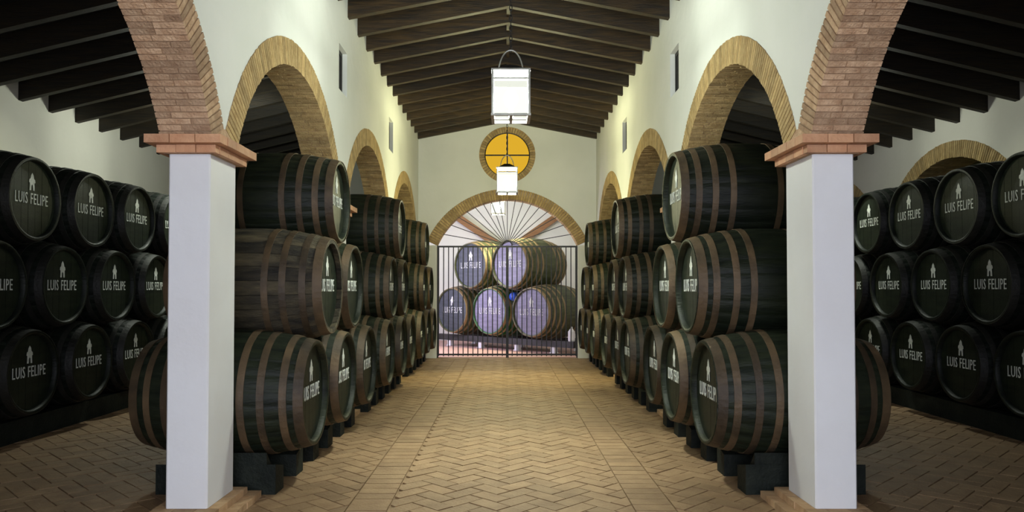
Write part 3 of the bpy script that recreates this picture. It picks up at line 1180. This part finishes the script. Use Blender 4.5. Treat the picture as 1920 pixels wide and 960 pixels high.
BD, Bd, BL = 1.16, 0.99, 1.35
kind_store = CaskKind(BD, Bd, BL, M['cask_olive'], M['hoop_tan'], M['head_lit'], hoops=(0.03, 0.15, 0.30, 0.45))
kind_green = CaskKind(BD, Bd, BL, M['cask_green'], M['hoop_tan'], M['head_lit'], hoops=(0.03, 0.15, 0.30, 0.45))
kind_store_shaded = CaskKind(BD, Bd, BL, M['cask_olive'], M['hoop_tan'], M['head_shaded'], hoops=(0.03, 0.15, 0.30, 0.45))
TH = R(43)
ax = Vector((math.sin(TH), math.cos(TH), 0))       # from the lettered head to the rear
pv = Vector((math.cos(TH), -math.sin(TH), 0))      # along the row, towards the right
rzs = math.atan2(-ax.y, -ax.x)                     # head faces -ax
HB = 0.25 + BD / 2
h3 = Vector((0.47, 15.35, HB))                     # lettered head of the right-hand bottom cask
spc = BD + 0.03
stp = math.sqrt(BD ** 2 - (spc / 2) ** 2) + 0.01
g = 'large casks on the rack beyond the gate'
for i, nm in ((0, 'right'), (1, 'middle'), (2, 'left')):
    c = h3 - pv * spc * i + ax * BL / 2
    (kind_store, kind_green, kind_store_shaded)[i].place(c, rzs, 'large cask with %s head beyond the gate, bottom row, %s' % (('pale lavender', 'pale lavender', 'shade-darkened')[i], nm), g)
for i, nm in ((0, 'right'), (1, 'left')):
    c = h3 - pv * spc * (i + 0.5) + ax * BL / 2 + Vector((0, 0, stp))
    (kind_store, kind_store_shaded)[i].place(c, rzs, 'large cask with %s head beyond the gate, upper row, %s' % (('pale lavender', 'shade-darkened')[i], nm), g)
# rack: two long beams on white blocks
mid = h3 - pv * spc + ax * BL / 2
rr = math.atan2(pv.y, pv.x)
for q_, nm in ((-0.4, 'front'), (0.4, 'rear')):
    o = link('rack_beam', MB().box(-1.9, 2.15, -0.07, 0.07, 0.13, 0.262).mesh('rack_beam', M['dark']), None, (mid.x + ax.x * q_, mid.y + ax.y * q_, 0), (0, 0, rr))
    tag(o, 'dark %s beam of the cask rack beyond the gate' % nm, 'beam')
for k, t_ in enumerate((-1.5, -0.5, 0.6, 1.6)):
    p = mid + pv * t_ - ax * 0.4
    o = link('support_block', MB().box(-0.05, 0.05, -0.05, 0.05, -0.0, 0.13).box(-0.065, 0.065, -0.065, 0.065, 0, 0.02).mesh('support_block', M['whiteplastic']), None, (p.x, p.y, 0), (0, 0, rr))
    tag(o, 'small white block under the front rack beam, %s from the left' % NTH[k], 'block')
for k, t_ in enumerate((-1.5, 0.0, 1.6)):
    p = mid + pv * t_ + ax * 0.4
    o = link('support_block', MB().box(-0.05, 0.05, -0.05, 0.05, -0.0, 0.13).box(-0.065, 0.065, -0.065, 0.065, 0, 0.02).mesh('support_block', M['whiteplastic']), None, (p.x, p.y, 0), (0, 0, rr))
    tag(o, 'small white block under the rear rack beam, %s from the left' % NTH[k], 'block')


def canister(loc, m, label, h, r, cat):
    t = link('canister', None)
    t.location = loc
    t.empty_display_size = 0.05
    tag(t, label, cat)
    n_ = 20
    pr = [(0, r * 0.9), (0.02, r), (h * 0.75, r), (h * 0.92, r * 0.5), (h, r * 0.3)]
    b = MB()
    for (z, rad) in pr:
        for k in range(n_):
            b.v.append((rad * math.cos(2 * math.pi * k / n_), rad * math.sin(2 * math.pi * k / n_), z))
    for i in range(len(pr) - 1):
        for k in range(n_):
            k2 = (k + 1) % n_
            b.f.append((i * n_ + k, i * n_ + k2, (i + 1) * n_ + k2, (i + 1) * n_ + k))
    b.f.append(tuple(range(n_)))
    b.f.append(tuple((len(pr) - 1) * n_ + k for k in range(n_)))
    link('body', b.mesh('body', m, False), t)
    cp = MB().tube([(0, 0, h), (0, 0, h + 0.03)], r * 0.32, 10)
    link('cap', cp.mesh('cap', m), t)


p = mid + pv * 2.05 - ax * 0.4
canister((p.x, p.y, 0.262), M['whiteplastic'], 'white plastic canister standing on the right end of the rack', 0.26, 0.07, 'canister')
bt = link('bottle', None)
bt.empty_display_size = 0.05
pz = h3 - pv * spc * 0.5 + Vector((0, 0, 0.318)) + ax * 0.10
bt.location = pz
bt.rotation_euler = (0, 0, math.atan2(ax.y, ax.x))
tag(bt, 'blue plastic bottle lying in the gap between large casks beyond the gate', 'bottle')
link('body', MB().lathe_x([(0.0, 0.001), (0.0, 0.08), (0.03, 0.092), (0.28, 0.092), (0.34, 0.04), (0.37, 0.035)], 20).mesh('body', M['blue'], True), bt)
link('cap', MB().lathe_x([(0.37, 0.04), (0.40, 0.04), (0.40, 0.001)], 16).mesh('cap', M['blue']), bt)
